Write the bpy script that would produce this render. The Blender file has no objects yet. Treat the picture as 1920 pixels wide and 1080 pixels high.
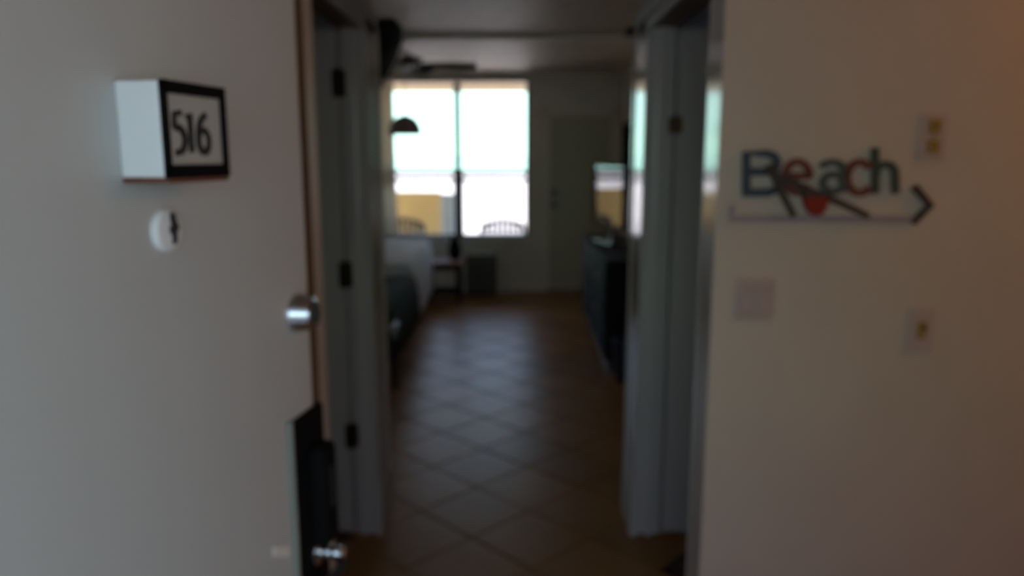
import bpy, bmesh, math, random
from mathutils import Vector, Matrix, noise
random.seed(5)
SC = bpy.context.scene
COL = SC.collection
PI = math.pi

# ------------------------------------------------------------------ camera, sky, sun, lamps, exposure
EYE = 1.56
FPX, HOR, VPX = 1430.0, 290.0, 967.0
pitch = math.atan((540 - HOR) / FPX)
yaw = math.atan((VPX - 960) / FPX * math.cos(pitch))
cam = bpy.data.cameras.new('camera')
cam.lens = 18.0
cam.sensor_fit = 'HORIZONTAL'
cam.sensor_width = 18.0 * 1920 / FPX
cam.clip_start = 0.02
cam.clip_end = 5000
cam.dof.use_dof = True
cam.dof.focus_distance = 0.30
cam.dof.aperture_fstop = 4.3
cam.dof.aperture_blades = 7
camo = bpy.data.objects.new('camera', cam)
COL.objects.link(camo)
camo.location = (0, 0, EYE)
camo.rotation_euler = (PI / 2 - pitch, 0, yaw)
SC.camera = camo

world = bpy.data.worlds.new('sky')
SC.world = world
world.use_nodes = True
wn, wl = world.node_tree.nodes, world.node_tree.links
wn.clear()
w_out = wn.new('ShaderNodeOutputWorld')
w_bg = wn.new('ShaderNodeBackground')
w_tc = wn.new('ShaderNodeTexCoord')
w_sep = wn.new('ShaderNodeSeparateXYZ')
w_ramp = wn.new('ShaderNodeValToRGB')
wl.new(w_tc.outputs['Generated'], w_sep.inputs[0])
wl.new(w_sep.outputs['Z'], w_ramp.inputs[0])
wl.new(w_ramp.outputs[0], w_bg.inputs[0])
wl.new(w_bg.outputs[0], w_out.inputs[0])
e = w_ramp.color_ramp.elements
e[0].position, e[0].color = 0.0, (0.62, 1.0, 0.86, 1)
e[1].position, e[1].color = 1.0, (0.30, 0.48, 0.95, 1)
m_ = w_ramp.color_ramp.elements.new(0.07); m_.color = (0.62, 0.92, 0.92, 1)
m_ = w_ramp.color_ramp.elements.new(0.22); m_.color = (0.52, 0.68, 1.0, 1)
w_bg.inputs[1].default_value = 3.6

sun = bpy.data.lights.new('sun', 'SUN')
sun.energy = 8.0
sun.angle = 0.01
sun.color = (1.0, 0.93, 0.82)
suno = bpy.data.objects.new('sun', sun)
COL.objects.link(suno)
suno.rotation_euler = Vector((0.45, 0.42, -1.0)).to_track_quat('-Z', 'Y').to_euler()

lamp = bpy.data.lights.new('foyer_lamp', 'POINT')
lamp.shadow_soft_size = .09
lamp.energy = 8.5
lamp.color = (1.0, 0.43, 0.12)
lampo = bpy.data.objects.new('foyer_lamp', lamp)
COL.objects.link(lampo)
lampo.location = (2.15, 1.35, 2.3)

SC.cycles.max_bounces = 16
SC.cycles.diffuse_bounces = 10

SC.view_settings.view_transform = 'Standard'
SC.view_settings.look = 'None'
SC.view_settings.gamma = 1.0
SC.view_settings.use_curve_mapping = False
SC.view_settings.exposure = 0.0

# ------------------------------------------------------------------ materials
def lin(c):
    return tuple((v / 255 / 12.92) if v / 255 <= .04045 else ((v / 255 + .055) / 1.055) ** 2.4 for v in c)

def mat(name, col, rough=.6, spec=.5, metal=0.0, bump=0.0, bscale=60.0, var=0.06, vscale=4.0, rand=0.0, coat=0.0, transl=0.0, detail=3.0):
    m = bpy.data.materials.new(name)
    m.use_nodes = True
    n, l = m.node_tree.nodes, m.node_tree.links
    b = n['Principled BSDF']
    b.inputs['Roughness'].default_value = rough
    b.inputs['Specular IOR Level'].default_value = spec
    b.inputs['Metallic'].default_value = metal
    b.inputs['Coat Weight'].default_value = coat
    tc = n.new('ShaderNodeTexCoord')
    nz = n.new('ShaderNodeTexNoise')
    nz.inputs['Scale'].default_value = vscale
    nz.inputs['Detail'].default_value = detail
    l.new(tc.outputs['Object'], nz.inputs['Vector'])
    mr = n.new('ShaderNodeMapRange')
    mr.inputs['To Min'].default_value = 1 - var
    mr.inputs['To Max'].default_value = 1 + var
    l.new(nz.outputs['Fac'], mr.inputs['Value'])
    hs = n.new('ShaderNodeHueSaturation')
    hs.inputs['Color'].default_value = (*col, 1)
    if rand:
        oi = n.new('ShaderNodeObjectInfo')
        m2 = n.new('ShaderNodeMapRange')
        m2.inputs['To Min'].default_value = 1 - rand
        m2.inputs['To Max'].default_value = 1 + rand
        l.new(oi.outputs['Random'], m2.inputs['Value'])
        mu = n.new('ShaderNodeMath'); mu.operation = 'MULTIPLY'
        l.new(mr.outputs[0], mu.inputs[0]); l.new(m2.outputs[0], mu.inputs[1])
        l.new(mu.outputs[0], hs.inputs['Value'])
    else:
        l.new(mr.outputs[0], hs.inputs['Value'])
    l.new(hs.outputs[0], b.inputs['Base Color'])
    if bump:
        nb = n.new('ShaderNodeTexNoise')
        nb.inputs['Scale'].default_value = bscale
        nb.inputs['Detail'].default_value = 4
        l.new(tc.outputs['Object'], nb.inputs['Vector'])
        bp = n.new('ShaderNodeBump')
        bp.inputs['Strength'].default_value = bump
        bp.inputs['Distance'].default_value = 0.01
        l.new(nb.outputs['Fac'], bp.inputs['Height'])
        l.new(bp.outputs[0], b.inputs['Normal'])
    if transl:
        tr = n.new('ShaderNodeBsdfTranslucent')
        l.new(hs.outputs[0], tr.inputs['Color'])
        mx = n.new('ShaderNodeMixShader')
        mx.inputs[0].default_value = transl
        l.new(b.outputs[0], mx.inputs[1]); l.new(tr.outputs[0], mx.inputs[2])
        l.new(mx.outputs[0], n['Material Output'].inputs['Surface'])
    return m

def glass_mat(name, tint=(.95, .98, .96)):
    m = bpy.data.materials.new(name)
    m.use_nodes = True
    n, l = m.node_tree.nodes, m.node_tree.links
    n.clear()
    o = n.new('ShaderNodeOutputMaterial')
    t = n.new('ShaderNodeBsdfTransparent'); t.inputs[0].default_value = (*tint, 1)
    g = n.new('ShaderNodeBsdfGlossy'); g.inputs['Roughness'].default_value = 0.01
    f = n.new('ShaderNodeFresnel'); f.inputs[0].default_value = 1.3
    x = n.new('ShaderNodeMixShader')
    l.new(f.outputs[0], x.inputs[0]); l.new(t.outputs[0], x.inputs[1]); l.new(g.outputs[0], x.inputs[2])
    l.new(x.outputs[0], o.inputs[0])
    return m

M = {
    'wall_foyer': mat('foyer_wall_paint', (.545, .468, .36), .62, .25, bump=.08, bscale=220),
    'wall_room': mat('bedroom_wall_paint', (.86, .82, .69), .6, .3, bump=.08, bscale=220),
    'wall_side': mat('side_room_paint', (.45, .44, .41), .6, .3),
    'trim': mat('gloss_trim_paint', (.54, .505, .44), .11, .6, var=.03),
    'trimdim': mat('dimmed_trim_paint', (.42, .41, .39), .5, .3, var=.03),  # darker copy of the trim, dimness of the head casings put into the colour
    'trimlit': mat('lit_trim_paint', (.78, .75, .70), .45, .4, var=.03),  # lighter copy of the trim, light on the near casing put into the colour
    'leaf': mat('interior_door_paint', (.47, .44, .38), .4, .35, var=.03),
    'edge': mat('door_edge_wood', (.10, .058, .03), .5, .3),
    'door': mat('entry_door_paint', (.515, .51, .485), .42, .45, bump=.05, bscale=90, var=.03),
    'ceiling': mat('popcorn_ceiling', (.60, .51, .39), .52, .20, bump=.45, bscale=60, var=.22, vscale=9),
    'tile': mat('terracotta_tile', (.36, .175, .05), .36, .21, bump=.06, bscale=25, var=.14, vscale=9, rand=.13),
    'grout': mat('dark_grout', (.05, .042, .038), .9, .2),
    'screed': mat('bare_floor', (.12, .07, .05), .7, .3),
    'base': mat('baseboard_paint', (.86, .83, .73), .3, .5),
    'greendoor': mat('balcony_door_paint', (.62, .61, .45), .45, .4),
    'alu': mat('window_frame_metal', (.14, .14, .13), .35, .5, metal=.4),
    'white': mat('white_plastic', (.80, .81, .80), .4, .4, var=.02),
    'panel': mat('sign_panel', (.42, .40, .36), .3, .5, var=.03),
    'black': mat('black_plastic', (.012, .012, .013), .38, .5),
    'blackmatte': mat('black_matte', (.005, .0045, .0045), .85, .1),
    'wood_red': mat('red_brown_wood', (.16, .055, .03), .5, .4),
    'ink': mat('black_lettering', (.02, .02, .02), .5, .3),
    'chrome': mat('polished_chrome', (.62, .63, .65), .2, .5, metal=1.0, var=.02),
    'bronze': mat('aged_bronze', (.03, .02, .012), .45, .4, metal=.6),
    'brass': mat('hinge_brass', (.12, .06, .03), .4, .5, metal=.7),
    'ivory': mat('ivory_plastic', (.36, .25, .07), .4, .4),
    'rimgrey': mat('grey_metal_rim', (.24, .25, .21), .5, .4),
    'plate': mat('switch_plate', (.48, .385, .33), .35, .45, var=.02),
    'rocker': mat('rocker_plate', (.46, .36, .31), .3, .5, var=.02),
    'navy': mat('blue_letter', (.045, .07, .085), .6, .3),
    'rust': mat('rust_letter', (.16, .05, .03), .6, .3),
    'teal': mat('sage_letter', (.075, .095, .085), .6, .3),
    'green': mat('green_letter', (.05, .075, .055), .6, .3),
    'driftwood': mat('driftwood', (.055, .045, .035), .7, .3, var=.25, vscale=30),
    'shaft': mat('mauve_wash_wood', (.34, .28, .29), .7, .3, var=.1, vscale=20),
    'red': mat('red_pail', (.22, .02, .008), .6, .3),
    'duvet': mat('white_cotton', (.88, .91, .94), .85, .2, bump=.15, bscale=40),
    'spread': mat('dark_green_spread', (.05, .06, .042), .9, .2, bump=.3, bscale=120, var=.2, vscale=14),
    'bedbase': mat('black_bed_base', (.015, .014, .02), .8, .2),
    'darkwood': mat('dark_wood', (.012, .011, .010), .65, .18, var=.25, vscale=8),
    'table': mat('brown_table_wood', (.36, .19, .11), .6, .2, var=.2, vscale=10),
    'grey': mat('grey_metal_unit', (.13, .125, .11), .45, .4),
    'acplastic': mat('speaker_cloth', (.022, .022, .018), .9, .1),
    'screen': mat('tv_screen_glass', (.006, .006, .008), .04, .8, coat=.4, var=.0),
    'fanblade': mat('fan_blade_wood', (.018, .016, .013), .9, .1),
    'shade': mat('pendant_shade', (.42, .33, .33), .5, .4),
    'curtain': mat('sheer_beige_curtain', (.80, .74, .64), .9, .1, transl=.7),
    'bin': mat('blue_bin_plastic', (.03, .04, .09), .4, .5),
    'walk': mat('painted_walkway', (.24, .27, .29), .8, .2),
    'bounce': mat('pale_bounce_grey', (.46, .48, .48), .9, .2, vscale=.4),
    'concrete': mat('balcony_concrete', (.46, .42, .37), .9, .2, bump=.1, bscale=30),
    'soffit': mat('tan_stucco', (.62, .46, .26), .9, .2, bump=.2, bscale=50),
    'stucco': mat('yellow_stucco', (.78, .53, .23), .9, .2, bump=.2, bscale=6),
    'bluewall': mat('pale_blue_siding', (.42, .46, .47), .8, .3),
    'roof': mat('pale_flat_roof', (.68, .58, .46), .9, .2),
    'iron': mat('patio_chair_iron', (.09, .065, .05), .5, .3),
    'sand': mat('pale_beach_sand', (.80, .64, .55), .95, .1, bump=.1, bscale=.2, var=.06, vscale=.05),
    'sea': mat('sea_water', (.12, .34, .32), .08, .5, bump=.05, bscale=.3),
    'glass': glass_mat('window_glass'),
}

# ------------------------------------------------------------------ mesh helpers
def bx(bm, lo, hi, bev=0.0, seg=2):
    lo, hi = Vector(lo), Vector(hi)
    r = bmesh.ops.create_cube(bm, size=1.0, matrix=Matrix.Translation((lo + hi) / 2) @ Matrix.Diagonal((*(hi - lo), 1)))
    if bev:
        es = list({ed for v in r['verts'] for ed in v.link_edges})
        bmesh.ops.bevel(bm, geom=es, offset=bev, segments=seg, affect='EDGES', profile=.5)
    return bm

def cyl(bm, a, b, r1, r2=None, seg=20):
    a, b = Vector(a), Vector(b)
    d = b - a
    q = d.to_track_quat('Z', 'Y').to_matrix().to_4x4()
    bmesh.ops.create_cone(bm, cap_ends=True, segments=seg, radius1=r1, radius2=r1 if r2 is None else r2,
                          depth=d.length, matrix=Matrix.Translation((a + b) / 2) @ q)
    return bm

def lathe(bm, prof, org=(0, 0, 0), axis='Z', seg=28):
    q = Vector((1, 0, 0)) if axis == 'X' else Vector((0, 0, 1))
    rot = q.to_track_quat('Z', 'Y').to_matrix()
    rings = []
    for r, h in prof:
        rings.append([bm.verts.new(Vector(org) + rot @ Vector((max(r, 1e-4) * math.cos(2 * PI * i / seg), max(r, 1e-4) * math.sin(2 * PI * i / seg), h))) for i in range(seg)])
    for A, B in zip(rings, rings[1:]):
        for i in range(seg):
            bm.faces.new((A[i], A[(i + 1) % seg], B[(i + 1) % seg], B[i]))
    bm.faces.new(list(reversed(rings[0]))); bm.faces.new(rings[-1])
    return bm

def tube(bm, pts, r, seg=10, closed=False):
    pts = [Vector(p) for p in pts]
    n = len(pts)
    rings = []
    up = None
    for i, p in enumerate(pts):
        if closed:
            t = pts[(i + 1) % n] - pts[i - 1]
        else:
            t = pts[min(i + 1, n - 1)] - pts[max(i - 1, 0)]
        t.normalize()
        if up is None:
            up = t.orthogonal().normalized()
        up = (up - t * up.dot(t)).normalized()
        s = t.cross(up)
        rr = r(i / (n - 1)) if callable(r) else r
        rings.append([bm.verts.new(p + (up * math.cos(2 * PI * k / seg) + s * math.sin(2 * PI * k / seg)) * rr) for k in range(seg)])
    pairs = list(zip(rings, rings[1:]))
    if closed:
        pairs.append((rings[-1], rings[0]))
    for A, B in pairs:
        for k in range(seg):
            bm.faces.new((A[k], A[(k + 1) % seg], B[(k + 1) % seg], B[k]))
    if not closed:
        bm.faces.new(list(reversed(rings[0]))); bm.faces.new(rings[-1])
    return bm

def prism(bm, pts, y0, y1, axis='Y'):
    """polygon in (a, z), pushed along an axis"""
    def P(a, z, y):
        return (a, y, z) if axis == 'Y' else ((y, a, z) if axis == 'X' else (a, z, y))
    A = [bm.verts.new(P(a, z, y0)) for a, z in pts]
    B = [bm.verts.new(P(a, z, y1)) for a, z in pts]
    n = len(pts)
    bm.faces.new(A); bm.faces.new(list(reversed(B)))
    for i in range(n):
        bm.faces.new((A[i], B[i], B[(i + 1) % n], A[(i + 1) % n]))
    bmesh.ops.recalc_face_normals(bm, faces=bm.faces[:])
    return bm

def soft(bm, lo, hi, bev, amp=.01, fq=4.0, cuts=5):
    bx(bm, lo, hi, bev, 4)
    bmesh.ops.subdivide_edges(bm, edges=[ed for ed in bm.edges if ed.calc_length() > .12], cuts=cuts, use_grid_fill=True)
    for v in bm.verts:
        p = v.co * fq
        v.co += Vector((noise.noise(p), noise.noise(p + Vector((7, 3, 1))), noise.noise(p + Vector((2, 9, 5))))) * amp
    return bm

def obj(name, bm, m, parent=None, smooth=False, loc=None, rotz=None):
    bmesh.ops.recalc_face_normals(bm, faces=bm.faces[:])
    me = bpy.data.meshes.new(name)
    bm.to_mesh(me); bm.free()
    me.materials.append(M[m] if isinstance(m, str) else m)
    if smooth:
        me.polygons.foreach_set('use_smooth', [True] * len(me.polygons))
        try:
            me.set_sharp_from_angle(angle=.7)
        except Exception:
            pass
    o = bpy.data.objects.new(name, me)
    COL.objects.link(o)
    if parent: o.parent = parent
    if loc: o.location = loc
    if rotz is not None: o.rotation_euler = (0, 0, rotz)
    return o

NB = bmesh.new
def tag(o, label=None, cat=None, group=None, kind=None):
    if label: o['label'] = label
    if cat: o['category'] = cat
    if group: o['group'] = group
    if kind: o['kind'] = kind
    return o

def thing(name, label, cat, loc=(0, 0, 0), rotz=0.0, group=None):
    o = bpy.data.objects.new(name, None)
    o.empty_display_size = .1
    COL.objects.link(o)
    o.location = loc
    o.rotation_euler = (0, 0, rotz)
    return tag(o, label, cat, group)

def frame_empty(name, label, loc=(0, 0, 0), rotz=0.0):
    o = thing(name, label, None, loc, rotz)
    o['kind'] = 'structure'
    return o

def struct(name, boxes, m, label=None, bev=0.0, parent=None):
    bm = NB()
    for lo, hi in boxes:
        bx(bm, lo, hi, bev)
    o = obj(name, bm, m, parent)
    o['kind'] = 'structure'
    if label: o['label'] = label
    return o

def dup(o, parent=None):
    c = o.copy()
    COL.objects.link(c)
    if parent: c.parent = parent
    for ch in list(o.children):
        dup(ch, c)
    return c

# ------------------------------------------------------------------ setting: rooms
CH = 2.46            # ceiling height
FAR = 8.70           # window wall
floor = struct('floor', [((-3.3, .20, -.12), (2.8, FAR + .2, -.010))], 'grout', 'dark grouted floor laid with diagonal terracotta tiles')
# diagonal tiles, one object each, sharing one mesh
S = .485
def tile_mesh():
    bm = NB()
    h = S / 2 - .0045
    lo, c = .010, .0035
    A = [(h, 0), (0, h), (-h, 0), (0, -h)]
    g = (h - c * 1.414) / h
    b0 = [bm.verts.new((x, y, -lo)) for x, y in A]
    b1 = [bm.verts.new((x, y, -.0035)) for x, y in A]
    b2 = [bm.verts.new((x * g, y * g, 0)) for x, y in A]
    for P, Q in ((b0, b1), (b1, b2)):
        for i in range(4):
            bm.faces.new((P[i], P[(i + 1) % 4], Q[(i + 1) % 4], Q[i]))
    bm.faces.new(b2)
    bmesh.ops.recalc_face_normals(bm, faces=bm.faces[:])
    me = bpy.data.meshes.new('tile'); bm.to_mesh(me); bm.free()
    me.materials.append(M['tile'])
    return me
TM = tile_mesh()
def tile_zone(x, y):
    h = S / 2
    def hit(x0, x1, y0, y1): return x0 - h * .6 < x < x1 + h * .6 and y0 - h * .6 < y < y1 + h * .6
    return hit(-2.9, 1.16, 3.35, FAR) or hit(-.62, .62, 1.9, 3.3) or hit(-.7, 2.3, .5, 1.9)
ntile = 0
for k in range(-16, 34):
    for i in range(-16, 16):
        x = -.18 + (i + (.5 if k % 2 else 0)) * S
        y = 3.17 + S / 2 + (k - 1) * S / 2
        if k % 2 == 0:
            pass
        if tile_zone(x, y) and y > .45 and ntile < 300:
            t = bpy.data.objects.new('tile', TM)
            COL.objects.link(t)
            t.location = (x, y, random.uniform(-.0006, .0006))
            t.rotation_euler = (random.uniform(-.001, .001), random.uniform(-.001, .001), 0)
            t.parent = floor
            ntile += 1
print('tiles', ntile)
struct('floor_side', [((-3.3, 1.99, -.005), (-.663, 3.2, -.001)), ((.60, 1.99, -.005), (2.8, 3.2, -.001))], 'screed', 'bare brown floor of the side rooms')

struct('ceiling', [((-3.3, .20, CH), (2.8, FAR + .2, CH + .15))], 'ceiling', 'pale textured ceiling')
struct('trim_1', [((-3.2, 6.02, CH - .035), (1.16, 6.12, CH))], 'wall_room', 'shallow batten across the bedroom ceiling', .004)
# entry wall behind the camera, with the open doorway
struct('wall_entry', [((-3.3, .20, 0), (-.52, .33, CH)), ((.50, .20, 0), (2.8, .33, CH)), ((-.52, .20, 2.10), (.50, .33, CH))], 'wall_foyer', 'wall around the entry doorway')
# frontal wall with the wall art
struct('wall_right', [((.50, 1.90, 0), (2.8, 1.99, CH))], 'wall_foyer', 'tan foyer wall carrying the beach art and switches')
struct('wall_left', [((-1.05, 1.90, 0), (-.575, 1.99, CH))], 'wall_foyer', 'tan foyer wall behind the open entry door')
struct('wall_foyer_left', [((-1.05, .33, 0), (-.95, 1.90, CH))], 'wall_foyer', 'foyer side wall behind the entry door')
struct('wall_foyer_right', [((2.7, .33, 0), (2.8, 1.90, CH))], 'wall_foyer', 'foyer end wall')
# corridor side walls: headers over the two side doorways
for sx, nm in ((1, 'right'), (-1, 'left')):
    a, b = (.50, .60) if sx > 0 else (-.663, -.575)
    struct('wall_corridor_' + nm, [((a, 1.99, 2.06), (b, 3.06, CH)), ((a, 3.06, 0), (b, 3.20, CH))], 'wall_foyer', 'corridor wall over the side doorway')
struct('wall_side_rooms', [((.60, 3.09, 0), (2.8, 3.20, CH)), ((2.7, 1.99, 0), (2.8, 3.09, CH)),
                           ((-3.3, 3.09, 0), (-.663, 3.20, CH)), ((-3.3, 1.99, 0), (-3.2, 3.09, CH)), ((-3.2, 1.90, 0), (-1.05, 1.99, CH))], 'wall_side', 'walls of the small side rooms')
struct('wall_bedroom_left', [((-3.3, 3.2, 0), (-3.2, FAR, CH))], 'wall_room', 'bedroom wall behind the bed heads')
struct('wall_partition', [((-.95, 3.20, 0), (-.80, 4.30, CH))], 'wall_room', 'partition wall beside the corridor end')
struct('wall_bedroom_right', [((1.16, 3.2, 0), (1.30, FAR, CH))], 'wall_room', 'bedroom wall behind the dresser')
WX0, WX1, WZ0, WZ1 = -1.56, .145, .63, 2.375
DX0, DX1, DZ = .36, 1.09, 2.0
struct('wall_back', [((-3.3, FAR, 0), (WX0, FAR + .16, CH)), ((WX0, FAR, 0), (WX1, FAR + .16, WZ0)), ((WX0, FAR, WZ1), (WX1, FAR + .16, CH)),
                     ((WX1, FAR, 0), (DX0, FAR + .16, CH)), ((DX0, FAR, DZ), (DX1, FAR + .16, CH)), ((DX1, FAR, 0), (1.30, FAR + .16, CH))], 'wall_room', 'window wall of the bedroom')
struct('baseboard_back', [((-3.2, FAR - .018, 0), (DX0 - .07, FAR, .135))], 'base', 'pale baseboard under the window', .004)
struct('baseboard_right', [((1.142, 3.2, 0), (1.16, FAR - .02, .12))], 'base', 'pale baseboard behind the dresser', .004)
struct('baseboard_foyer', [((.60, 1.885, 0), (2.7, 1.90, .11))], 'base', 'pale baseboard under the wall art', .004)
struct('trim_2', [((.22, FAR - .018, 2.06), (1.16, FAR, 2.30))], 'base', 'flat pale panel over the balcony door', .006)

# corridor doorways: casings, jambs, opened leaf with hinges
def side_door(sx, nm):
    e0 = frame_empty('door_%d' % nm, 'cased side doorway on the %s of the corridor with its leaf swung away' % ('right' if sx > 0 else 'left'), (.5 if sx > 0 else -.575, 2.0, 0))
    X = lambda v: sx * v
    T = .10 if sx > 0 else .088
    def B(lo, hi, m, name, bev=.004, sm=False):
        bm = NB(); a, b = sorted((X(lo[0]), X(hi[0])))
        bx(bm, (a, lo[1], lo[2]), (b, hi[1], hi[2]), bev)
        return obj(name, bm, m, e0)
    # near casing wraps the corner, far casing and head casing lie on the corridor face; local y from 2.0
    def cas(name, y0, y1, z0, z1, m='trim', p=.016):
        bm = NB(); a, b = sorted((X(-p), X(.002)))
        bx(bm, (a, y0, z0), (b, y1, z1), .005)
        a, b = sorted((X(-p - .006), X(-p + .006)))
        if y0 < .3 and sx > 0 and z1 - z0 > 1:
            pass
        elif z1 - z0 > 1:
            bx(bm, (a, (y0 if y0 < .3 else y1 - .028), z0), (b, (y0 + .028 if y0 < .3 else y1), z1), .005)
        else:
            bx(bm, (a, y0, z1 - .028), (b, y1, z1), .005)
        return obj(name, bm, m, e0)
    cas('casing', -.098, .045 if sx > 0 else .19, 0, 2.06, 'trim' if sx > 0 else 'trimlit', .0015 if sx > 0 else .016)
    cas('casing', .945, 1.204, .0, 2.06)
    cas('head_casing', -.098, 1.204, 2.02, 2.115, 'trimdim')
    bm = NB(); a, b = sorted((X(-.026), X(.004)))
    bx(bm, (a, .940, 0), (b, 1.212, .22), .004); obj('plinth_block', bm, 'trim', e0)
    yn = 0 if sx > 0 else .155
    B((0, yn, 0), (T, yn + .035, 2.04), 'trim', 'jamb', .003)
    B((0, .965, 0), (T, 1.0, 2.04), 'trim', 'jamb', .003)
    B((.001, .0, 2.025), (T - .001, 1.0, 2.06), 'edge', 'head_jamb', .003)
    B((.035, .945, 0), (.062, .965, 2.03), 'trim', 'door_stop', .003)
    # the leaf is swung into the side room, square to the corridor
    lf = B((T + .007, .955, .012), (.90, .992, 2.02), 'leaf', 'door_leaf', .003)
    for z0, z1 in ((.25, .95), (1.1, 1.85)):
        bm = NB(); a, b = sorted((X(.26), X(.80)))
        bx(bm, (a, .950, z0), (b, .9555, z1), .002); obj('leaf_panel', bm, 'leaf', lf)
    for z in ((.43, 1.095, 1.825) if sx < 0 else (1.67,)):
        z0 = z - .05 if sx < 0 else z - .03
        hh = .1 if sx < 0 else .06
        bm = NB()
        a, b = sorted((X(T - .02), X(T)))
        bx(bm, (a, .9625, z0), (b, .9655, z0 + hh), .001)
        a, b = sorted((X(T + .01), X(T + .03)))
        bx(bm, (a, .951, z0), (b, .9555, z0 + hh), .001)
        cyl(bm, (X(T + .005), .950, z0 - .004), (X(T + .005), .950, z0 + hh + .004), .007)
        cyl(bm, (X(T + .005), .950, z0 + hh + .004), (X(T + .005), .950, z0 + hh + .012), .005)
        obj('hinge', bm, 'bronze' if sx < 0 else 'brass', e0, True)
    return e0
side_door(-1, 2)
side_door(1, 3)

# ------------------------------------------------------------------ window 1
win = frame_empty('window_1', 'wide four-light window over the low bench with a middle post', (0, FAR, 0))
bm = NB()
fw_ = .04
for lo, hi in (((WX0, .03, WZ0), (WX0 + fw_, .10, WZ1)), ((WX1 - fw_ * .7, .03, WZ0), (WX1, .10, WZ1)),
               ((WX0, .03, WZ0), (WX1, .10, WZ0 + .03)), ((WX0, .03, WZ1 - .022), (WX1, .10, WZ1))):
    bx(bm, lo, hi, .004)
obj('window_frame', bm, 'alu', win)
MX = -.655
bm = NB(); bx(bm, (MX - .036, .025, 1.34), (MX + .036, .105, WZ1 - .03), .005); obj('mullion', bm, 'alu', win)
bm = NB(); bx(bm, (MX - .05, .015, WZ0 + .03), (MX + .06, .11, 1.34), .005); obj('mullion', bm, 'alu', win)
for x0, x1 in ((WX0 + fw_, MX - .024), (MX + .024, WX1 - .03)):
    bm = NB(); bx(bm, (x0, .030, 1.338), (x1, .100, 1.390), .004); bx(bm, (x0, .035, 1.258), (x1, .095, 1.304), .004)
    obj('sash_rail', bm, 'alu', win)
for x0, x1 in ((WX0 + fw_ - .005, MX - .02), (MX + .02, WX1 - .025)):
    for z0, z1 in ((WZ0 + .025, 1.29), (1.30, 1.36), (1.38, WZ1 - .025)):
        bm = NB(); bx(bm, (x0, .062, z0), (x1, .066, z1)); obj('pane', bm, 'glass', win)
bm = NB(); bx(bm, (WX0 - .03, -.05, WZ0 - .03), (WX1 + .03, .03, WZ0), .006); obj('window_sill', bm, 'base', win)

# ------------------------------------------------------------------ balcony door
d4 = frame_empty('door_4', 'closed pale green balcony door beside the window', (0, FAR, 0))
bm = NB(); bx(bm, (DX0 + .02, .01, .015), (DX1 - .02, .055, DZ - .015), .003); lf = obj('door_leaf', bm, 'greendoor', d4)
for z0, z1 in ((.22, .90), (1.05, 1.80)):
    bm = NB(); bx(bm, (DX0 + .14, .004, z0), (DX1 - .14, .011, z1), .003); obj('leaf_panel', bm, 'greendoor', lf)
bm = NB()
for lo, hi in (((DX0 - .07, -.018, 0), (DX0 + .004, .0, DZ + .065)), ((DX1 - .004, -.018, 0), (DX1 + .065, .0, DZ + .065)), ((DX0 - .07, -.018, DZ - .004), (DX1 + .065, .0, DZ + .065))):
    bx(bm, lo, hi, .003)
obj('casing', bm, 'wall_room', d4)
bm = NB()
for lo, hi in (((DX0, .0, 0), (DX0 + .02, .16, DZ)), ((DX1 - .02, .0, 0), (DX1, .16, DZ)), ((DX0, .0, DZ - .015), (DX1, .16, DZ))):
    bx(bm, lo, hi)
obj('jamb', bm, 'base', d4)
bm = NB(); bx(bm, (DX0, -.005, -.008), (DX1, .16, .018), .003); obj('threshold', bm, 'alu', d4)
bm = NB()
cyl(bm, (DX0 + .08, .012, 1.0), (DX0 + .08, -.004, 1.0), .03); cyl(bm, (DX0 + .08, -.004, 1.0), (DX0 + .08, -.03, 1.0), .011)
bmesh.ops.create_uvsphere(bm, u_segments=16, v_segments=10, radius=.027, matrix=Matrix.Translation((DX0 + .08, -.045, 1.0)))
obj('door_knob', bm, 'bronze', d4, True)
bm = NB(); cyl(bm, (DX0 + .08, .012, 1.13), (DX0 + .08, -.01, 1.13), .028); bx(bm, (DX0 + .074, -.022, 1.115), (DX0 + .086, -.009, 1.145), .003); obj('deadbolt', bm, 'bronze', d4, True)

# ------------------------------------------------------------------ entry door (opened inward, hinge towards the camera)
HX, HY = -.494, .355
ang = math.atan2(.983, .184)
d1 = frame_empty('door_1', 'open beige entry door with number sign, viewer and black electronic lock', (HX, HY, 0), ang)
DW = .897     # local x runs from hinge to latch; the outer face is local y = 0, facing local -y
bm = NB(); bx(bm, (0, 0, .012), (DW - .030, .044, 2.06), .002); leaf1 = obj('door_leaf', bm, 'door', d1)
bm = NB(); bx(bm, (DW - .030, .002, .012), (DW + .003, .044, 2.06), .004); o = obj('edge_strip', bm, 'edge', d1); o['label'] = 'brown wooden edge of the door'
def dl(t): return .912 + t
# viewer disc
bm = NB(); lathe(bm, [(.0240, 0), (.0240, .004), (.021, .0075), (.012, .008), (.0, .0081)], seg=36)
o = obj('viewer_ring', bm, 'white', d1, True); o.rotation_euler = (PI / 2, 0, 0); o.location = (dl(-.396), 0, 1.475)
o['label'] = 'white disc of the door viewer'
bm = NB(); lathe(bm, [(.0062, 0), (.0062, .0145), (.004, .016), (.001, .0162)], seg=24)
v = obj('viewer_lens', bm, 'black', d1, True); v.rotation_euler = (PI / 2, 0, 0); v.location = (dl(-.392), .0055, 1.476)
v['label'] = 'black glass lens of the viewer'
bm = NB(); prism(bm, [(-.003, -.019), (.002, -.016), (.003, -.004), (.008, -.001), (.004, .006), (.002, .014), (-.003, .018), (-.005, .010), (-.002, .0)], -.0175, -.012)
o = obj('viewer_cover', bm, 'black', d1); o.location = (dl(-.391), .0058, 1.478)
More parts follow.
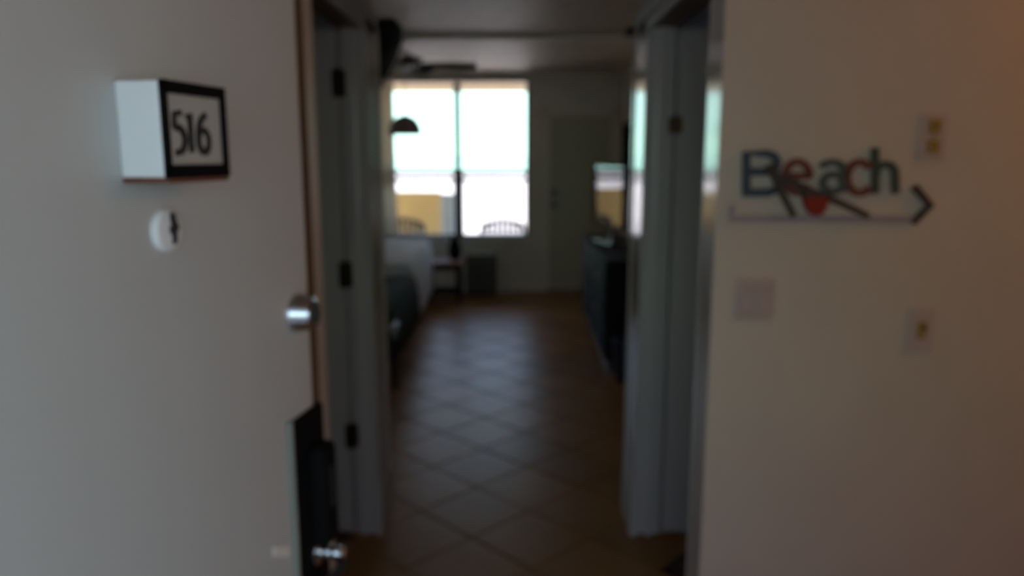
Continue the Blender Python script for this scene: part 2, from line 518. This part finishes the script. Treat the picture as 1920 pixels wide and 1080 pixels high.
# deadbolt
bm = NB(); lathe(bm, [(.031, 0), (.031, .005), (.027, .010), (.0255, .026), (.020, .032), (.0, .0325)], seg=40)
o = obj('deadbolt', bm, 'chrome', d1, True); o.rotation_euler = (PI / 2, 0, 0); o.location = (dl(-.090), 0, 1.317)
bm = NB(); bx(bm, (-.002, -.0345, -.010), (.002, -.030, .010), .0005); k = obj('keyway', bm, 'black', o); k.matrix_parent_inverse = Matrix(); k.rotation_euler = (-PI / 2, 0, 0)
# lock plate, reader housing, lever
bm = NB(); bx(bm, (dl(-.134), -.010, .80), (dl(-.028), 0, 1.153), .003); obj('lock_plate', bm, 'blackmatte', d1)
bm = NB(); bx(bm, (dl(-.140), -.009, .797), (dl(-.133), 0, 1.156), .002); o = obj('plate_rim', bm, 'rimgrey', d1); o['label'] = 'grey metal rim of the lock plate'
bm = NB(); bx(bm, (dl(-.100), -.040, .925), (dl(-.045), -.009, 1.098), .012, 4); obj('reader_housing', bm, 'blackmatte', d1, True)
bm = NB(); bx(bm, (dl(-.078), -.0415, .99), (dl(-.064), -.0395, 1.06), .001); obj('card_slot', bm, 'black', d1)
bm = NB(); lathe(bm, [(.024, .008), (.024, .014), (.012, .017), (.0105, .022), (.0105, .028), (.012, .030), (.0105, .032), (.0105, .040), (.012, .042), (.0105, .044), (.0105, .056), (.007, .060)], seg=28)
o = obj('lever_spindle', bm, 'chrome', d1, True); o.rotation_euler = (PI / 2, 0, 0); o.location = (dl(-.072), 0, .908); o['label'] = 'chrome spindle of the lever'
bm = NB()
tube(bm, [(dl(-.066), -.050, .890), (dl(-.08), -.053, .886), (dl(-.11), -.052, .884), (dl(-.15), -.050, .883), (dl(-.185), -.048, .882), (dl(-.192), -.046, .882)], lambda t: .0095 - .002 * abs(t - .4), 14)
obj('lever_handle', bm, 'black', d1, True)
bm = NB(); prism(bm, [(dl(-.199), .982), (dl(-.152), .957), (dl(-.153), .940), (dl(-.201), .967)], -.0015, 0); o = obj('painted_glint', bm, 'trimlit', d1); o['label'] = 'painted highlight of the lever on the door'  # pale patch paints the lever's highlight onto the door face

# entry frame around the camera side
struct('trim_3', [((-.56, .19, 0), (-.50, .345, 2.10)), ((.48, .19, 0), (.54, .345, 2.10)), ((-.56, .19, 2.07), (.54, .345, 2.14))], 'trim', 'painted frame of the entry doorway', .004)

# ------------------------------------------------------------------ number sign on the entry door
c, s = math.cos(ang), math.sin(ang)
def on_door(t, o_): return (HX + c * (.912 + t) + s * o_, HY + s * (.912 + t) - c * o_)
bx0, by0 = on_door(-.458, 0.0)
sg = thing('room_number_sign', 'white box sign with black rim reading 516 on the open entry door', 'sign', (bx0, by0, 1.5365), ang)
SW, SH, SD = .113, .098, .050
bm = NB(); bx(bm, (0, -SD, 0), (SW, 0, SH), .002); obj('sign_box', bm, 'white', sg)
bm = NB()
for lo, hi in (((-.001, -SD - .006, -.001), (.0065, -SD, SH + .001)), ((SW - .008, -SD - .006, -.001), (SW + .001, -SD, SH + .001)),
               ((-.001, -SD - .006, -.001), (SW + .001, -SD, .013)), ((-.001, -SD - .006, SH - .012), (SW + .001, -SD, SH + .001))):
    bx(bm, lo, hi, .001)
obj('sign_rim', bm, 'blackmatte', sg)
bm = NB(); bx(bm, (.006, -SD - .002, .009), (SW - .006, -SD, SH - .010)); obj('sign_panel', bm, 'panel', sg)
bm = NB(); bx(bm, (.0, -SD - .004, -.006), (SW, 0, -.0005), .001); o = obj('sign_base', bm, 'wood_red', sg); o['label'] = 'red-brown underside strip'
DG = lambda pts: [(.0470 + (a - .058) * .90, .0462 + (b - .047) * .73) for a, b in pts]
def stroke(name, pts, w, m, parent, y, th=.002):
    bm = NB()
    P = [Vector((a, 0, b)) for a, b in pts]
    L, R = [], []
    for i, p in enumerate(P):
        t = (P[min(i + 1, len(P) - 1)] - P[max(i - 1, 0)]).normalized()
        n = Vector((-t.z, 0, t.x))
        ww = w(i / (len(P) - 1)) if callable(w) else w
        L.append(p + n * ww / 2); R.append(p - n * ww / 2)
    Yv = Vector((0, y, 0)); Y2 = Vector((0, y - th, 0))
    a = [bm.verts.new(q + Yv) for q in L]; b = [bm.verts.new(q + Yv) for q in R]
    a2 = [bm.verts.new(q + Y2) for q in L]; b2 = [bm.verts.new(q + Y2) for q in R]
    for i in range(len(P) - 1):
        for f in ((a2[i], a2[i + 1], b2[i + 1], b2[i]), (a[i], b[i], b[i + 1], a[i + 1]), (a[i], a[i + 1], a2[i + 1], a2[i]), (b[i], b2[i], b2[i + 1], b[i + 1])):
            bm.faces.new(f)
    bm.faces.new((a[0], a2[0], b2[0], b[0])); bm.faces.new((a[-1], b[-1], b2[-1], a2[-1]))
    return obj(name, bm, m, parent)
def arc(cx, cz, rx, rz, a0, a1, n=14):
    return [(cx + rx * math.cos(math.radians(a0 + (a1 - a0) * i / n)), cz + rz * math.sin(math.radians(a0 + (a1 - a0) * i / n))) for i in range(n + 1)]
yy = -SD - .002
z0_ = .020
five = [(.040, .0755), (.027, .0735), (.0255, .055)] + arc(.0315, .037, .0125, .0175, 105, -90, 12) + [(.025, .0185)]
stroke('digit', DG(five), lambda t: .0080 - .003 * abs(t - .5), 'ink', sg, yy)
stroke('digit', DG([(.049, .069), (.0565, .0755), (.0565, .019)]), .0075, 'ink', sg, yy)
six = [(.090, .0755)] + arc(.0905, .042, .0185, .032, 115, 190, 8) + arc(.0825, .036, .0110, .0165, 180, 530, 18)
stroke('digit', DG(six), lambda t: .0078 - .002 * abs(t - .5), 'ink', sg, yy)

# ------------------------------------------------------------------ beach wall art
WY = 1.90
PXM = None
def on_wall(x, y, d=1.90):
    """pixel of the photograph -> (X, Z) on the foyer wall, used once to measure the art"""
    ca, sa = math.cos(pitch), math.sin(pitch)
    rx = (x - 960) / FPX; ry = -(y - 540) / FPX
    vx, vy, vz = rx, ca + ry * sa, -sa + ry * ca
    vx, vy = vx * math.cos(yaw) - vy * math.sin(yaw), vx * math.sin(yaw) + vy * math.cos(yaw)
    return (vx / vy * d, EYE + vz / vy * d)
AX, AZ = on_wall(1370, 418)
art = thing('beach_wall_art', 'Beach word art with painted letters over an arrow on the tan wall', 'wall art', (AX, WY, AZ))
def W(x, y):
    a, b = on_wall(x, y)
    return (a - AX, b - AZ)
def wst(name, pix, w, m, y0, th, parent=None):
    return stroke(name, [W(*p) for p in pix], w, m, parent or art, y0, th)
def parc(cx, cy, rx, ry, a0, a1, n=14): return arc(cx, cy, rx, ry, a0, a1, n)
LW = .0195
B_ = [(1397, 360)] + [(1397, 288)] + [(1435, 288)] + [(1448, 292), (1455, 303), (1452, 314), (1440, 321)] + [(1404, 322)]
def wjoin(name, strokes, m, y0, th, w):
    obs = [wst(name, sp, w, m, y0 - i * .0004, th) for i, sp in enumerate(strokes)]
    # letters are one piece each: merge the strokes
    bm = NB()
    for o in obs:
        bm.from_mesh(o.data)
    for o in obs:
        me = o.data; bpy.data.objects.remove(o); bpy.data.meshes.remove(me)
    return obj(name, bm, m, art)
LT = .012
wjoin('letter', [B_, [(1404, 322), (1442, 322), (1456, 330), (1459, 343), (1452, 356), (1438, 361), (1391, 361)]], 'navy', -.004, LT, LW)
wjoin('letter', [[(1470, 330), (1515, 330)] + parc(1492, 332, 23, 29, 0, -330, 22)], 'rust', -.004, LT, .0165)
wjoin('letter', [[(1540, 310)] + parc(1557, 318, 21, 14, 200, 350, 9) + [(1579, 361)], parc(1558, 343, 19, 16, 0, 360, 22)], 'teal', -.004, LT, .0165)
wjoin('letter', [parc(1608, 333, 24, 29, -40, -320, 22)], 'rust', -.004, LT, .0175)
wjoin('letter', [[(1637, 277), (1637, 363)], [(1640, 330)] + parc(1656, 326, 18, 18, 190, 350, 10) + [(1675, 363)]], 'green', -.004, LT, .0175)
# arrow: shaft, tail, head
bm = NB(); a0 = W(1372, 417); a1 = W(1712, 404); bx(bm, (a0[0], -.010, a0[1]), (a1[0], 0, a1[1]), .002); obj('arrow_shaft', bm, 'shaft', art)
bm = NB(); a0 = W(1366, 417); a1 = W(1376, 384); bx(bm, (a0[0], -.010, a0[1]), (a1[0], 0, a1[1]), .002); obj('arrow_tail', bm, 'shaft', art)
wst('arrow_head', [(1710, 350), (1740, 385), (1707, 417)], .0155, 'driftwood', -.001, .016)
# crossed struts, pail
wst('driftwood_strut', [(1440, 317), (1452, 345), (1468, 378), (1482, 404)], lambda t: .017 - .004 * t, 'driftwood', -.018, .010)
wst('driftwood_strut', [(1466, 333), (1500, 352), (1545, 370), (1585, 388), (1620, 404)], lambda t: .018 - .005 * t, 'driftwood', -.0185, .009)
bm = NB(); q = W(1440, 318); bmesh.ops.create_uvsphere(bm, u_segments=14, v_segments=8, radius=.016, matrix=Matrix.Translation((q[0], -.024, q[1])) @ Matrix.Diagonal((1.1, .5, .9, 1)))
obj('driftwood_knob', bm, 'driftwood', art, True)
bm = NB(); prism(bm, [W(*p) for p in [(1500, 366), (1546, 366), (1543, 385), (1535, 399), (1524, 404), (1513, 400), (1504, 386)]], -.029, -.004)
obj('red_pail', bm, 'red', art)
bm = NB(); prism(bm, [W(*p) for p in [(1498, 358), (1549, 358), (1548, 367), (1499, 367)]], -.031, -.003); obj('pail_rim', bm, 'driftwood', art)

# ------------------------------------------------------------------ switch plates on the foyer wall
def plate(name, label, px, py, w, h, m):
    X_, Z_ = on_wall(px, py)
    t = thing(name, label, 'switch', (X_, WY, Z_))
    bm = NB(); bx(bm, (-w / 2, -.006, -h / 2), (w / 2, 0, h / 2), .0025, 3); obj('cover_plate', bm, m, t)
    return t
t = plate('outlet', 'single wall plate with two yellowed inserts, higher than the beach art', 1748, 256, .068, .112, 'plate')
for dz in (-.024, .024):
    bm = NB(); bx(bm, (-.016, -.0095, dz - .018), (.016, -.005, dz + .018), .004, 3); ins = obj('socket_insert', bm, 'ivory', t)
    bm = NB(); bx(bm, (-.008, -.0105, dz - .006), (-.005, -.009, dz + .008)); bx(bm, (.005, -.0105, dz - .006), (.008, -.009, dz + .008)); obj('socket_slots', bm, 'black', ins)
bm = NB(); cyl(bm, (0, -.006, 0), (0, -.0078, 0), .003, seg=10); obj('plate_screw', bm, 'brass', t)
t['category'] = 'outlet'
t = plate('toggle_switch', 'single toggle switch plate with one yellowed lever, lower than the arrow tip', 1726, 618, .068, .112, 'plate')
bm = NB(); bx(bm, (-.0125, -.008, -.024), (.0125, -.005, .024), .002); fr = obj('toggle_frame', bm, 'ivory', t)
bm = NB(); prism(bm, [(-.006, .0), (-.006, .006), (-.019, .012), (-.021, .006)], -.005, .005, 'X'); obj('toggle_lever', bm, 'bronze', t)
for dz in (-.042, .042):
    bm = NB(); cyl(bm, (0, -.006, dz), (0, -.0078, dz), .003, seg=10); obj('plate_screw', bm, 'plate', t)
t = plate('rocker_switch', 'double rocker switch plate below the beach art, near the corridor corner', 1415, 561, .098, .104, 'rocker')
for dx in (-.0225, .0225):
    bm = NB(); bx(bm, (dx - .0175, -.0085, -.034), (dx + .0175, -.005, .034), .003); fr = obj('rocker_frame', bm, 'plate', t)
    bm = NB(); prism(bm, [(-.0085, -.030), (-.012, -.028), (-.0095, 0), (-.0125, .028), (-.0085, .030)], dx - .0145, dx + .0145, 'X'); obj('rocker', bm, 'rocker', fr)

# ------------------------------------------------------------------ bedroom: wall unit, fan, pendant, ceiling box
ac = thing('wall_speaker', 'dark tapered box mounted high on the partition at the corridor end', 'speaker', (-.80, 4.24, 1.955))
prof = [(.05, .0), (.095, .0), (.15, .09), (.195, .20), (.198, .27), (.185, .285), (.05, .285)]
bm = NB(); prism(bm, prof, -.23, 0); bmesh.ops.bevel(bm, geom=[ed for ed in bm.edges], offset=.006, segments=2, affect='EDGES'); obj('casing', bm, 'acplastic', ac)
bm = NB(); bx(bm, (0, -.17, .10), (.055, -.07, .20), .004); obj('bracket', bm, 'black', ac)
bm = NB(); tube(bm, [(.085, -.03, .01), (.08, -.03, -.03), (.05, -.03, -.06), (.012, -.03, -.09), (.012, -.03, -.20)], .009); obj('cable', bm, 'black', ac, True)

fan = thing('ceiling_fan', 'dark-bladed ceiling fan with a pale hub hanging before the window', 'ceiling fan', (-.935, 6.35, CH))
bm = NB(); lathe(bm, [(.075, 0), (.07, -.03), (.03, -.05), (.012, -.055), (.012, -.13)]); obj('downrod', bm, 'base', fan, True)
bm = NB(); lathe(bm, [(.02, -.125), (.085, -.14), (.11, -.17), (.10, -.21), (.055, -.235), (.0, -.24)]); obj('motor_housing', bm, 'white', fan, True)
for i in range(5):
    a = 2 * PI * i / 5 + .03
    bm = NB(); bx(bm, (.085, -.02, -.192), (.20, .02, -.186), .002); br = obj('blade_iron', bm, 'bronze', fan, rotz=a)
    bm = NB()
    prism(bm, [(.15, -.05), (.45, -.065), (.60, -.06), (.62, -.04), (.62, .04), (.60, .06), (.45, .065), (.15, .05)], -.004, .004, 'Z')
    o = obj('blade', bm, 'fanblade', fan); o.rotation_euler = (-.30, 0, a); o.location = (0, 0, -.196)

pl = thing('pendant_lamp', 'dark dome pendant lamp hanging against the bright window', 'lamp', (-.995, 7.0, 1.735))
bm = NB(); lathe(bm, [(.150, .0), (.149, .02), (.142, .062), (.125, .105), (.096, .142), (.055, .166), (.014, .174), (.012, .185), (.008, .185), (.008, .168), (.05, .160), (.09, .137), (.118, .10), (.136, .06), (.144, .004)]); obj('shade', bm, 'shade', pl, True)
bm = NB(); cyl(bm, (0, 0, .183), (0, 0, CH - 1.735 - .02), .003, seg=8); obj('cord', bm, 'black', pl)
bm = NB(); lathe(bm, [(.05, CH - 1.735), (.048, CH - 1.735 - .015), (.02, CH - 1.735 - .025)]); obj('canopy', bm, 'shade', pl, True)
bm = NB(); lathe(bm, [(.012, .11), (.018, .09), (.032, .06), (.03, .04), (.015, .025), (.0, .022)]); obj('bulb', bm, 'white', pl, True)

bm = NB(); bx(bm, (.80, 5.75, CH - .04), (.93, 5.90, CH), .01); o = obj('ceiling_vent', bm, 'bronze'); tag(o, 'small dark box on the bedroom ceiling near the dresser wall', 'vent')

# curtain at the window's side
cu = thing('curtain', 'narrow beige curtain gathered at the side of the window', 'curtain', (-1.525, FAR - .05, 0))
bm = NB()
rows = []
for k in range(25):
    a = k / 24
    x = a * .175
    yv = .018 * math.sin(a * PI * 7)
    rows.append([bm.verts.new((x + .012 * (1 - z), yv - .01, .60 + z * 1.80)) for z in (0, .25, .5, .75, 1)])
for A, B in zip(rows, rows[1:]):
    for i in range(4):
        bm.faces.new((A[i], B[i], B[i + 1], A[i + 1]))
o = obj('curtain_panel', bm, 'curtain', cu, True)
md = o.modifiers.new('thick', 'SOLIDIFY'); md.thickness = .003
bm = NB(); cyl(bm, (-.2, -.01, 2.405), (.16, -.01, 2.405), .010); bmesh.ops.create_uvsphere(bm, u_segments=12, v_segments=8, radius=.018, matrix=Matrix.Translation((.16, -.01, 2.405))); obj('curtain_rod', bm, 'alu', cu, True)

# ------------------------------------------------------------------ beds
def bed(name, label, loc, L, Wd, top, cover, finial):
    t = thing(name, label, 'bed', loc)
    # local: foot at x=0, head at x=-L; width along y
    bm = NB(); bx(bm, (-L, .04, .06), (-.06, Wd - .04, .28), .01); obj('bed_base', bm, 'bedbase', t)
    for x in (-L + .1, -.14):
        for y in (.10, Wd - .10):
            bm = NB(); cyl(bm, (x, y, 0), (x, y, .062), .025, .03, 14); obj('leg', bm, 'black', t, True)
    bm = NB(); soft(bm, (-L, .02, .28), (-.03, Wd - .02, top - .05), .05, .004); obj('mattress', bm, 'duvet', t, True)
    return t
b1 = bed('bed', 'bed under a dark green bedspread, nearer than the white bed', (-.86, 4.98, 0), 2.0, 1.25, .54, 'spread', True)
bm = NB()
def spread(bm, L, Wd, top, drop, thick, amp, flare=.05, rise=0.0):
    """bedspread: flat top with draped skirt at the foot and both sides"""
    nx, ny = 26, 34
    side = top - drop
    prof_y = [(-.5, 0)]
    g = []
    us = [-side * (1 - k / 8) for k in range(8)] + [Wd * k / 18 for k in range(19)] + [Wd + side * (k + 1) / 8 for k in range(8)]
    vs = [-L + (L) * k / 16 for k in range(17)] + [side * (k + 1) / 8 for k in range(8)]
    for v in vs:
        row = []
        for u in us:
            dy = max(-u, u - Wd, 0); dx = max(v, 0)
            y = min(max(u, 0), Wd); x = min(v, 0)
            d = max(dx, dy)
            z = top - d + rise * y / Wd
            sy = -1 if u < 0 else 1
            y += sy * (dy > 0) * (.02 + flare * dy) ; x += (dx > 0) * (.02 + flare * dx)
            w = math.sin(u * 22 + v * 3) * .5 + math.sin(v * 17 + u * 5) * .5
            if dx > 0 and dx >= dy: x += amp * math.sin(u * 24) * min(1, dx * 4)
            if dy > 0 and dy > dx: y += amp * math.sin(v * 24) * min(1, dy * 4)
            p = Vector((x, y, z)) * 5
            z += .008 * noise.noise(p)
            row.append(bm.verts.new((x, y, z)))
        g.append(row)
    for A, B in zip(g, g[1:]):
        for i in range(len(us) - 1):
            bm.faces.new((A[i], A[i + 1], B[i + 1], B[i]))
    return bm
spread(bm, 2.0, 1.25, .555, .20, .02, .012)
o = obj('bedspread', bm, 'spread', b1, True); md = o.modifiers.new('thick', 'SOLIDIFY'); md.thickness = .015; md.offset = 1
bm = NB(); cyl(bm, (.05, -.045, 0), (.05, -.045, .37), .016); obj('bed_post', bm, 'black', b1, True)
bm = NB(); lathe(bm, [(.012, .365), (.02, .37), (.012, .378), (.038, .40), (.045, .42), (.038, .445), (.022, .460), (.0, .464)], (.05, -.045, 0)); o = obj('post_finial', bm, 'chrome', b1, True); o['label'] = 'chrome ball on the bed post'
b2 = bed('bed', 'bed heaped with a white duvet below the window', (-.935, 6.50, 0), 2.0, 1.40, .58, 'duvet', False)
bm = NB(); spread(bm, 2.0, 1.40, .60, .10, .03, .016, .0, .05)
o = obj('duvet', bm, 'duvet', b2, True); md = o.modifiers.new('thick', 'SOLIDIFY'); md.thickness = .04; md.offset = 1
# ------------------------------------------------------------------ bench table, heater, vase under the window
tb = thing('side_table', 'low brown-topped table standing under the window beside the white bed', 'table', (-.77, 8.20, 0))
bm = NB(); bx(bm, (-.19, -.22, .405), (.19, .22, .435), .006); obj('table_top', bm, 'table', tb)
bm = NB(); bx(bm, (-.17, -.20, .35), (.17, .20, .406), .003); obj('apron', bm, 'darkwood', tb)
for x in (-.155, .155):
    for y in (-.185, .185):
        bm = NB(); bx(bm, (x - .02, y - .02, 0), (x + .02, y + .02, .36), .003); obj('leg', bm, 'darkwood', tb)
bm = NB(); bx(bm, (-.16, -.19, .09), (.16, .19, .11), .003); obj('shelf', bm, 'darkwood', tb)
vs_ = thing('vase', 'slim dark vase on the low brown-topped table', 'vase', (-.66, 8.22, .435))
bm = NB(); lathe(bm, [(.045, 0), (.06, .03), (.075, .10), (.06, .18), (.035, .23), (.04, .26), (.036, .26), (.03, .23)]); obj('vase_body', bm, 'blackmatte', vs_, True)
pt = thing('heater_unit', 'low grey heating unit under the window next to the brown-topped table', 'heater', (-.555, 8.40, 0))
bm = NB(); bx(bm, (0, 0, .03), (.34, .28, .46), .012, 3); obj('unit_body', bm, 'grey', pt)
bm = NB(); bx(bm, (.02, .02, 0), (.32, .27, .032)); obj('plinth', bm, 'black', pt)
for k in range(9):
    bm = NB(); bx(bm, (.03, -.006, .10 + k * .024), (.31, .002, .112 + k * .024), .002); obj('grille_slat', bm, 'grey', pt)
bm = NB(); bx(bm, (.03, .06, .459), (.31, .22, .467), .002); obj('top_grille', bm, 'base', pt)

# ------------------------------------------------------------------ dresser with television, picture, bin
dr = thing('dresser', 'long black dresser under the television along the wall', 'dresser', (.64, 5.35, 0))
DL, DD, DH = 1.75, .50, .82
bm = NB(); bx(bm, (.015, 0, .08), (DD, DL, DH - .03), .004); obj('carcass', bm, 'darkwood', dr)
bm = NB(); bx(bm, (-.012, -.015, DH - .03), (DD + .005, DL + .015, DH), .006); obj('dresser_top', bm, 'darkwood', dr)
bm = NB(); bx(bm, (.04, .02, 0), (DD - .01, DL - .02, .082)); obj('plinth', bm, 'black', dr)
for r in range(3):
    for q in range(3):
        y0 = .02 + q * (DL - .04) / 3 + .008; y1 = .02 + (q + 1) * (DL - .04) / 3 - .008
        z0 = .10 + r * .228; z1 = z0 + .215
        bm = NB(); bx(bm, (-.004, y0, z0), (.018, y1, z1), .004); dw = obj('drawer', bm, 'darkwood', dr)
        bm = NB(); cyl(bm, (-.003, (y0 + y1) / 2, (z0 + z1) / 2), (-.02, (y0 + y1) / 2, (z0 + z1) / 2), .006, seg=10)
        bmesh.ops.create_uvsphere(bm, u_segments=12, v_segments=8, radius=.014, matrix=Matrix.Translation((-.024, (y0 + y1) / 2, (z0 + z1) / 2)))
        obj('drawer_knob', bm, 'chrome', dw, True)
tva = math.atan2(.965, -.26)
tv = thing('television', 'flat black television mirroring the window, standing on the dresser', 'television', (.90, 6.11, .82), tva)
TL = .80
bm = NB(); bx(bm, (0, -.05, .12), (TL, 0, .66), .006, 3); obj('housing', bm, 'blackmatte', tv)
# the screen sits on the face that looks across the room (local +y)
bm = NB(); bx(bm, (.13, -.002, .14), (TL - .015, .003, .645), .001); obj('screen', bm, 'screen', tv)
bm = NB(); bx(bm, (TL / 2 - .04, -.04, .01), (TL / 2 + .04, -.01, .15), .004); obj('stand_neck', bm, 'black', tv)
bm = NB(); bx(bm, (TL / 2 - .20, -.12, 0), (TL / 2 + .20, .07, .014), .006, 3); obj('stand_foot', bm, 'screen', tv)
pc = thing('picture_frame', 'black framed picture on the wall past the television', 'picture', (1.16, 7.45, 1.15))
bm = NB()
for lo, hi in (((-.035, 0, 0), (0, .04, .74)), ((-.035, .76, 0), (0, .80, .74)), ((-.035, 0, 0), (0, .80, .04)), ((-.035, 0, .70), (0, .80, .74))):
    bx(bm, lo, hi, .004)
obj('frame', bm, 'black', pc)
bm = NB(); bx(bm, (-.015, .035, .035), (-.001, .765, .705)); obj('picture_panel', bm, 'blackmatte', pc)
bn = thing('waste_bin', 'dark blue waste bin on the floor by the dresser end', 'bin', (.80, 5.15, 0))
bm = NB(); lathe(bm, [(.095, 0), (.10, .01), (.125, .29), (.128, .30), (.118, .30), (.09, .015)]); obj('bin_body', bm, 'bin', bn, True)
bm = NB(); tube(bm, [(.126 * math.cos(2 * PI * k / 28), .126 * math.sin(2 * PI * k / 28), .30) for k in range(28)], .006, 8, True); obj('bin_rim', bm, 'bin', bn, True)

# ------------------------------------------------------------------ outside: balcony, chairs, beach hut, sand, sea
struct('floor_balcony', [((-4.2, FAR + .16, -.15), (2.4, 10.55, -.02))], 'concrete', 'concrete balcony floor outside the window')
struct('ceiling_balcony', [((-4.2, FAR + .16, 2.395), (2.4, 10.60, 2.62))], 'soffit', 'tan stucco soffit over the balcony')
struct('floor_walkway', [((-4, -1.75, -.15), (4, .20, -.002))], 'walk', 'outdoor walkway floor before the entry door')
struct('ceiling_walkway', [((-4, -1.75, 2.46), (4, .20, 2.62)), ((-4, -1.75, 2.08), (4, -1.60, 2.46))], 'bounce', 'roof of the outdoor walkway with a beam added to cut sky light')  # unseen drop beam added to trim the sky light reaching the doorway
struct('wall_parapet', [((-4, -1.75, 0), (4, -1.62, .92))], 'wall_foyer', 'parapet of the outdoor walkway')

def patio_chair(label, loc, rz):
    t = thing('patio_chair', label, 'chair', loc, rz, 'patio chairs on the balcony')
    w = .27
    bm = NB(); tube(bm, [(-w, .22, .42), (-w, .27, .58), (-w * .97, .29, .66)] + [(w * math.cos(a), .30, .66 + .10 * math.sin(a)) for a in [PI - PI * k / 12 for k in range(1, 12)]] + [(w * .97, .29, .66), (w, .27, .58), (w, .22, .42)], .027, 10); obj('back_frame', bm, 'iron', t, True)
    for k in range(7):
        x = -.20 + k * .4 / 6
        bm = NB(); tube(bm, [(x, .22, .42), (x * 1.02, .27, .58), (x * .98, .30, .655 + .10 * math.sqrt(max(0, 1 - (x / w) ** 2)))], .017, 8); obj('back_rod', bm, 'iron', t, True)
    for z in (.50, .58, .66):
        bm = NB(); tube(bm, [(-w, .255 + (z - .52) * .3, z), (0, .27 + (z - .52) * .3, z), (w, .255 + (z - .52) * .3, z)], .017, 8); obj('back_rail', bm, 'iron', t, True)
    bm = NB(); bx(bm, (-w, -.24, .41), (w, .23, .44), .012, 3); obj('seat', bm, 'iron', t, True)
    for sx in (-1, 1):
        bm = NB(); tube(bm, [(sx * .24, -.22, .42), (sx * .26, -.25, 0)], .014); obj('leg', bm, 'iron', t, True)
        bm = NB(); tube(bm, [(sx * .24, .21, .42), (sx * .26, .26, 0)], .014); obj('leg', bm, 'iron', t, True)
        bm = NB(); tube(bm, [(sx * .26, .26, .60), (sx * .28, .05, .625), (sx * .28, -.17, .62), (sx * .275, -.215, .58), (sx * .25, -.21, .43)], .014); obj('armrest', bm, 'iron', t, True)
    return t
patio_chair('metal patio chair with arched back on the balcony, before the beach', (-.12, 9.36, -.02), .15)
patio_chair('metal patio chair on the balcony, before the yellow parapet', (-1.47, 9.45, -.02), -.1)

GZ = -.55
struct('wall_balcony', [((-4.2, 10.42, -.02), (-1.025, 10.55, 1.06)), ((.55, 10.42, -.02), (2.4, 10.55, 1.06))], 'stucco', 'yellow stucco parapet of the balcony')
ps = thing('balcony_post', 'pale blue post at the open end of the yellow balcony parapet', 'post', (-.93, 10.48, -.02))
bm = NB(); bx(bm, (-.08, -.07, 0), (.08, .07, 1.02), .006); obj('post_shaft', bm, 'bluewall', ps)
bm = NB(); bx(bm, (-.09, -.08, 1.02), (.09, .08, 1.05), .006); obj('post_cap', bm, 'bluewall', ps)
struct('ground_bounce', [((-600, -300, GZ - .5), (600, -1.8, GZ - .02))], 'bounce', 'unseen grey ground added to cool and lift the entry light')  # unseen, added in place of sand so cooler light bounces into the entry
sd = struct('ground', [((-600, -1.8, GZ - .5), (600, 95, GZ))], 'sand', 'pale beach sand down to the water')
se = struct('sea', [((-3500, 95, GZ - .6), (3500, 4500, GZ - .12))], 'sea', 'sea beyond the beach')
